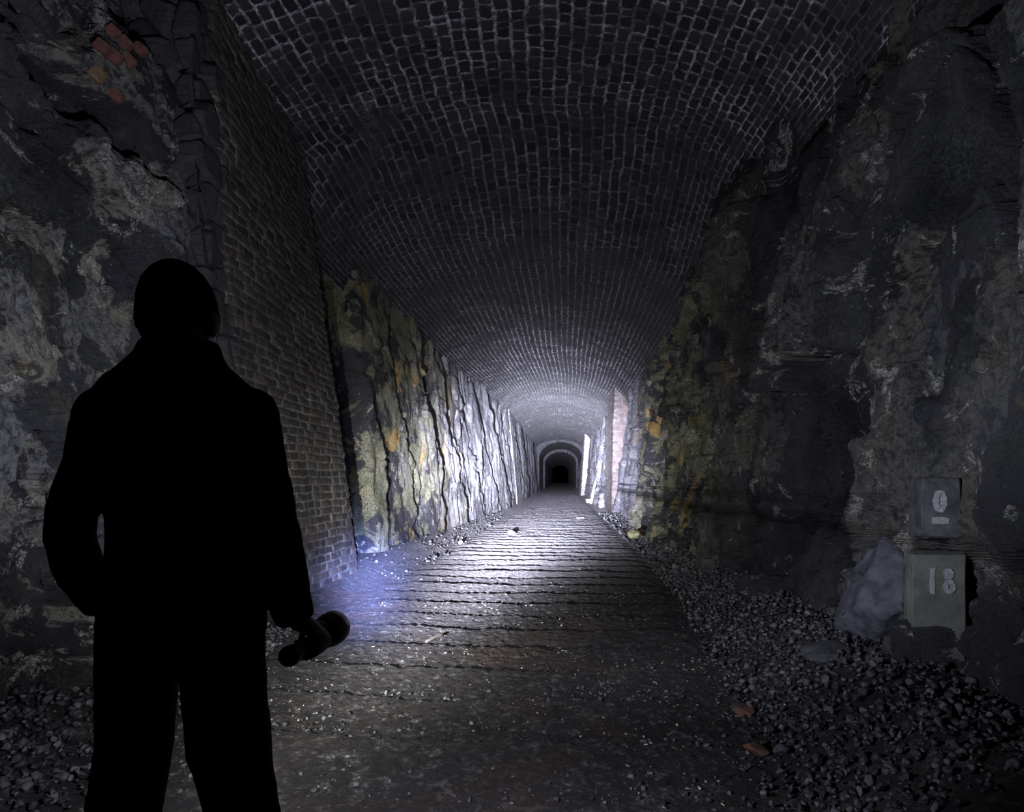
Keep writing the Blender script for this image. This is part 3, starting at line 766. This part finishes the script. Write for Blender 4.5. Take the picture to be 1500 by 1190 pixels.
# right hand closed round the torch
TX, TZ = -.575, .953
wr = C(*rarm[-1])
ax = Vector((TX, 1.575, TZ))
palm = [wr, wr + (ax - wr) * .45 + Vector((.020, 0, .004)), ax + Vector((.030, .0, .010)), ax + Vector((.030, 0, -.010))]
add_tube(bm, palm, [(.024, .026), (.020, .036), (.014, .043), (.012, .042)], 14, (1, 0, 0))
for k in range(4):
    yk = 1.575 + (-.033 + .022 * k); r0 = .026 + .001 * (k in (1, 2))
    ln_ = [200, 215, 222, 210][k]
    pa = []
    for q_ in range(9):
        th = math.radians(18 - ln_ * q_ / 8); pa.append(Vector((TX + r0 * 1.08 * math.cos(th), yk + .003 * q_ / 8, TZ + r0 * math.sin(th))))
    add_tube(bm, pa, [.0098 - .0003 * q_ for q_ in range(9)], 10, (0, 1, 0))
th_ = [ax + Vector((.018, .030, .028)), ax + Vector((.004, .048, .031)), ax + Vector((-.012, .062, .026)), ax + Vector((-.022, .074, .014))]
add_tube(bm, th_, [.013, .0115, .0105, .009], 10, (0, 1, 0))
local(remeshed('body', bm, M_skin, person, .0045, 3))

# jacket with sleeves and stand-up collar
bm = bmesh.new()
add_tube(bm, [C(c, y) for y, c, w, d in tors], [(R_(w), d) for y, c, w, d in tors], 32, (1, 0, 0))
for pth, rd in ((larm, lr), (rarm, rr_)):
    add_tube(bm, [C(*p) for p in pth], [R_(r) for r in rd], 18)
    sphere(bm, C(*pth[0]), R_(rd[0]) * 1.0)
add_tube(bm, [C(262, 545), C(262, 520), C(262, 505)], [(R_(66), .088), (R_(59), .082), (R_(53), .078)], 24, (1, 0, 0))   # collar roll
J = local(remeshed('jacket', bm, M_jacket, person, .007, 4))
# folds
co = np.empty(len(J.data.vertices) * 3, np.float32); J.data.vertices.foreach_get('co', co); co = co.reshape(-1, 3)
nn = np.array([v.normal[:] for v in J.data.vertices])
co += nn * (.006 * fbm(co[:, 0] * 9 + co[:, 1] * 5, co[:, 2] * 14, 55, 3))[:, None]
J.data.vertices.foreach_set('co', co.ravel()); J.data.update()
bm = bmesh.new()
add_tube(bm, [C(c, y, PD) for y, c, w, d in [(942, 267, 0, 0), (918, 267, 0, 0)]], [(R_(117.5), .131), (R_(117.5), .133)], 32, (1, 0, 0))
local(bm_obj('hem_band', bm, M_jacket, J, True)).matrix_parent_inverse = Matrix.Translation(-Vector(person.location))
# trousers
bm = bmesh.new()
add_tube(bm, [C(262, 978), C(265, 945), C(267, 920), C(267, 890)], [(R_(20), .05), (R_(108), .118), (R_(115), .126), (R_(112), .122)], 28, (1, 0, 0))
for pth, rd in legs(1.0): add_tube(bm, pth, rd, 20, (1, 0, 0))
T = local(remeshed('trousers', bm, M_trousers, person, .007, 4))
co = np.empty(len(T.data.vertices) * 3, np.float32); T.data.vertices.foreach_get('co', co); co = co.reshape(-1, 3)
nn = np.array([v.normal[:] for v in T.data.vertices])
co += nn * (.005 * fbm(co[:, 0] * 8, co[:, 2] * 12, 56, 3))[:, None]
T.data.vertices.foreach_set('co', co.ravel()); T.data.update()
# boots
for px_, s in ((156, -1), (388, 1)):
    c = C(px_, 1540); bm = bmesh.new()
    add_tube(bm, [Vector((c.x, c.y - .06, .045)), Vector((c.x + s * .004, c.y + .02, .05)), Vector((c.x + s * .012, c.y + .11, .042)), Vector((c.x + s * .018, c.y + .185, .034))], [(.040, .040), (.045, .046), (.050, .038), (.034, .026)], 16, (1, 0, 0))
    add_tube(bm, [Vector((c.x, c.y - .01, .04)), Vector((c.x, c.y - .01, .11)), Vector((c.x, c.y - .012, .17))], [(.048, .056), (.046, .052), (.046, .050)], 16, (1, 0, 0))
    b = local(remeshed('boot', bm, M_boot, person, .006, 3))
    bm = bmesh.new()
    add_tube(bm, [Vector((c.x, c.y - .10, .012)), Vector((c.x, c.y - .05, .012)), Vector((c.x + s * .006, c.y + .05, .012)), Vector((c.x + s * .012, c.y + .12, .012)), Vector((c.x + s * .018, c.y + .21, .012))], [(.030, .012), (.043, .012), (.046, .012), (.052, .012), (.026, .012)], 12, (1, 0, 0))
    q_ = bm_obj('sole', bm, M_boot, b, True); q_.matrix_parent_inverse = Matrix.Translation(-Vector(person.location))
# beanie with ribs
bm = bmesh.new()
hat = [(486, 261, 50), (474, 261, 52), (455, 261, 51.5), (435, 260.5, 49), (415, 259.5, 43), (400, 259, 34), (389, 258.5, 23), (382, 258, 9)]
hp = []
for y, c, w in hat: hp.append((C(c, y, PD + .012), R_(w), R_(w) * 1.22))
n = 96; rows = []
for kk, (p, a, b) in enumerate(hp):
    row = []
    for q_ in range(n):
        an = 2 * math.pi * q_ / n; rb = 1 + .018 * math.cos(q_ * math.pi * 2 / 3 * 1.0) * (kk < 7)
        row.append(bm.verts.new(p + Vector((a * rb * math.cos(an), b * rb * math.sin(an), 0))))
    rows.append(row)
for A_, B_ in zip(rows[:-1], rows[1:]):
    for q_ in range(n): bm.faces.new((A_[q_], A_[(q_ + 1) % n], B_[(q_ + 1) % n], B_[q_]))
bm.faces.new(rows[-1]); bmesh.ops.recalc_face_normals(bm, faces=bm.faces[:])
H = local(bm_obj('beanie', bm, M_knit, person, True))
sol = H.modifiers.new('s', 'SOLIDIFY'); sol.thickness = .006; sol.offset = -1
bm = bmesh.new()
add_tube(bm, [C(261, 488, PD + .012), C(261, 480, PD + .012), C(261, 470, PD + .012), C(261, 462, PD + .012)], [(R_(50), R_(61)), (R_(53), R_(64)), (R_(53), R_(64)), (R_(50.5), R_(61))], 40, (1, 0, 0))
q_ = bm_obj('cuff', bm, M_knit, H, True); q_.matrix_parent_inverse = Matrix.Translation(-Vector(person.location))
M_hair = plain('dark_hair', (.008, .006, .005), (.02, .015, .012), .7, 200, .6, .003)
bm = bmesh.new(); sphere(bm, hc + Vector((0, -.028, -.045)), .075, .86, .82, .72, 20)
local(remeshed('hair', bm, M_hair, person, .008, 2))
# eyes
M_eye = plain('eye_white', (.5, .5, .5), (.6, .6, .6), .3)
for s in (-1, 1):
    bm = bmesh.new(); sphere(bm, hc + Vector((s * .031, .083, .002)), .012, seg=12); local(bm_obj('eye', bm, M_eye, person, True))

# ------------------------------------------------------------------ hand torch
def lathe(prof, n=40):
    """profile of (y, r) turned about the torch axis"""
    bm = bmesh.new(); rows = []
    for y, r in prof: rows.append([bm.verts.new((TX + r * math.cos(2 * math.pi * k / n), y, TZ + r * math.sin(2 * math.pi * k / n))) for k in range(n)])
    for a, b in zip(rows[:-1], rows[1:]):
        for k in range(n): bm.faces.new((a[k], a[(k + 1) % n], b[(k + 1) % n], b[k]))
    bm.faces.new(rows[0][::-1]); bm.faces.new(rows[-1]); bmesh.ops.recalc_face_normals(bm, faces=bm.faces[:])
    return bm
torch = empty('torch', (TX, 1.58, TZ)); tag(torch, 'black hand torch with wide round head gripped in the right hand', 'torch')
def tl(ob): ob.matrix_parent_inverse = Matrix.Translation(-Vector(torch.location)); return ob
tl(bm_obj('barrel', lathe([(1.47, .0155), (1.475, .0165), (1.52, .0165), (1.53, .0158), (1.62, .0158), (1.63, .0175), (1.655, .0185)]), M_torch, torch, True))
tl(bm_obj('tail_cap', lathe([(1.440, .016), (1.443, .0205), (1.449, .0225), (1.466, .0225), (1.470, .0205)]), M_torch, torch, True))
tl(bm_obj('head', lathe([(1.652, .0185), (1.66, .024), (1.675, .036), (1.69, .0412), (1.705, .0425), (1.735, .0425), (1.738, .0405), (1.732, .039), (1.715, .034)]), M_torch, torch, True))
for k in range(5):
    y = 1.676 + .006 * k
tl(bm_obj('switch', lathe([(1.432, .006), (1.434, .009), (1.441, .009)], 20), M_torch, torch, True))
te = NT('lit_lens'); te.b.inputs['Base Color'].default_value = (.8, .8, .85, 1)
te.b.inputs['Emission Color'].default_value = (.85, .88, 1, 1); te.b.inputs['Emission Strength'].default_value = 3
tl(bm_obj('lens', lathe([(1.726, .0385), (1.729, .0385)]), te.m, torch, True))

# ------------------------------------------------------------------ light
def spot(name, loc, to, half, blend, power, col, rad=.02):
    l = bpy.data.lights.new(name, 'SPOT'); l.energy = power; l.color = col; l.spot_size = math.radians(half * 2); l.spot_blend = blend; l.shadow_soft_size = rad
    o = bpy.data.objects.new(name, l); COL.objects.link(o); o.location = loc
    o.rotation_euler = (Vector(to) - Vector(loc)).to_track_quat('-Z', 'Y').to_euler()
    return o
LP = (-1.22, 1.92, .62)
def beam(name, loc, to, cone, power, lobes, rad=.02):
    """a spot light with a reflector-like profile: brightness falls off from the axis as a sum of bell curves (width in degrees, strength, colour)"""
    o = spot(name, loc, to, cone, .3, power, (1, 1, 1), rad)
    l = o.data; l.use_nodes = True; t = l.node_tree; N = t.nodes; L = t.links
    em = N['Emission']; tc = N.new('ShaderNodeTexCoord'); sx = N.new('ShaderNodeSeparateXYZ'); L.new(tc.outputs['Normal'], sx.inputs[0])
    def m(op, a, b=0.):
        q = N.new('ShaderNodeMath'); q.operation = op
        for i, v in enumerate((a, b)):
            if isinstance(v, bpy.types.NodeSocket): L.new(v, q.inputs[i])
            else: q.inputs[i].default_value = v
        return q.outputs[0]
    ang = m('ARCCOSINE', m('MINIMUM', m('ABSOLUTE', sx.outputs[2]), 1.0))
    acc = None
    for wd, st, c in lobes:
        k = m('DIVIDE', ang, math.radians(wd)); g = m('MULTIPLY', m('EXPONENT', m('MULTIPLY', m('MULTIPLY', k, k), -1.0)), st)
        v = N.new('ShaderNodeVectorMath'); v.operation = 'SCALE'; v.inputs[0].default_value = c; L.new(g, v.inputs['Scale'])
        if acc is None: acc = v.outputs[0]
        else:
            ad = N.new('ShaderNodeVectorMath'); ad.operation = 'ADD'; L.new(acc, ad.inputs[0]); L.new(v.outputs[0], ad.inputs[1]); acc = ad.outputs[0]
    L.new(acc, em.inputs['Color']); em.inputs['Strength'].default_value = 1
    return o
beam('beam', LP, (-.55, 24, 2.05), 60, 1000, [(5.8, 1300, (.80, .80, 1.0)), (11, 17, (.95, .94, .88)), (22, 1.15, (1.0, .97, .84))])  # added light with no lamp, hidden low behind the man, for raking shadows
TP = (TX, 1.75, TZ)
beam('torch_fringe', TP, (-2.62, 9.6, -.12), 30, 1000, [(3.5, 100, (.32, .40, 1.0))])
spot('torch_spill', TP, (TX, 20, 3.8), 86, .4, 130, (.82, .87, 1.0), .03)
HP = (-.86, 1.84, 1.70)
spot('high_fill', HP, (-.3, 7, 5.2), 80, .4, 410, (.82, .86, 1.0), .03)  # added unseen fill light in front of the man's head, no lamp there

w = bpy.data.worlds.new('dark'); sc.world = w; w.use_nodes = True
w.node_tree.nodes['Background'].inputs[0].default_value = (0, 0, 0, 1); w.node_tree.nodes['Background'].inputs[1].default_value = 0

cam = bpy.data.cameras.new('camera'); co_ = bpy.data.objects.new('camera', cam); COL.objects.link(co_)
cam.sensor_fit = 'HORIZONTAL'; cam.sensor_width = 36; cam.lens = 24
co_.location = (0, 0, EYE); co_.rotation_euler = (math.pi / 2, 0, 0)
cam.shift_x = (750 - AX) / 1500; cam.shift_y = (AY - 595) / 1500
cam.clip_start = .05; cam.clip_end = 400
sc.camera = co_
vs = sc.view_settings; vs.view_transform = 'Standard'; vs.look = 'None'; vs.gamma = 1; vs.exposure = 0; vs.use_curve_mapping = False
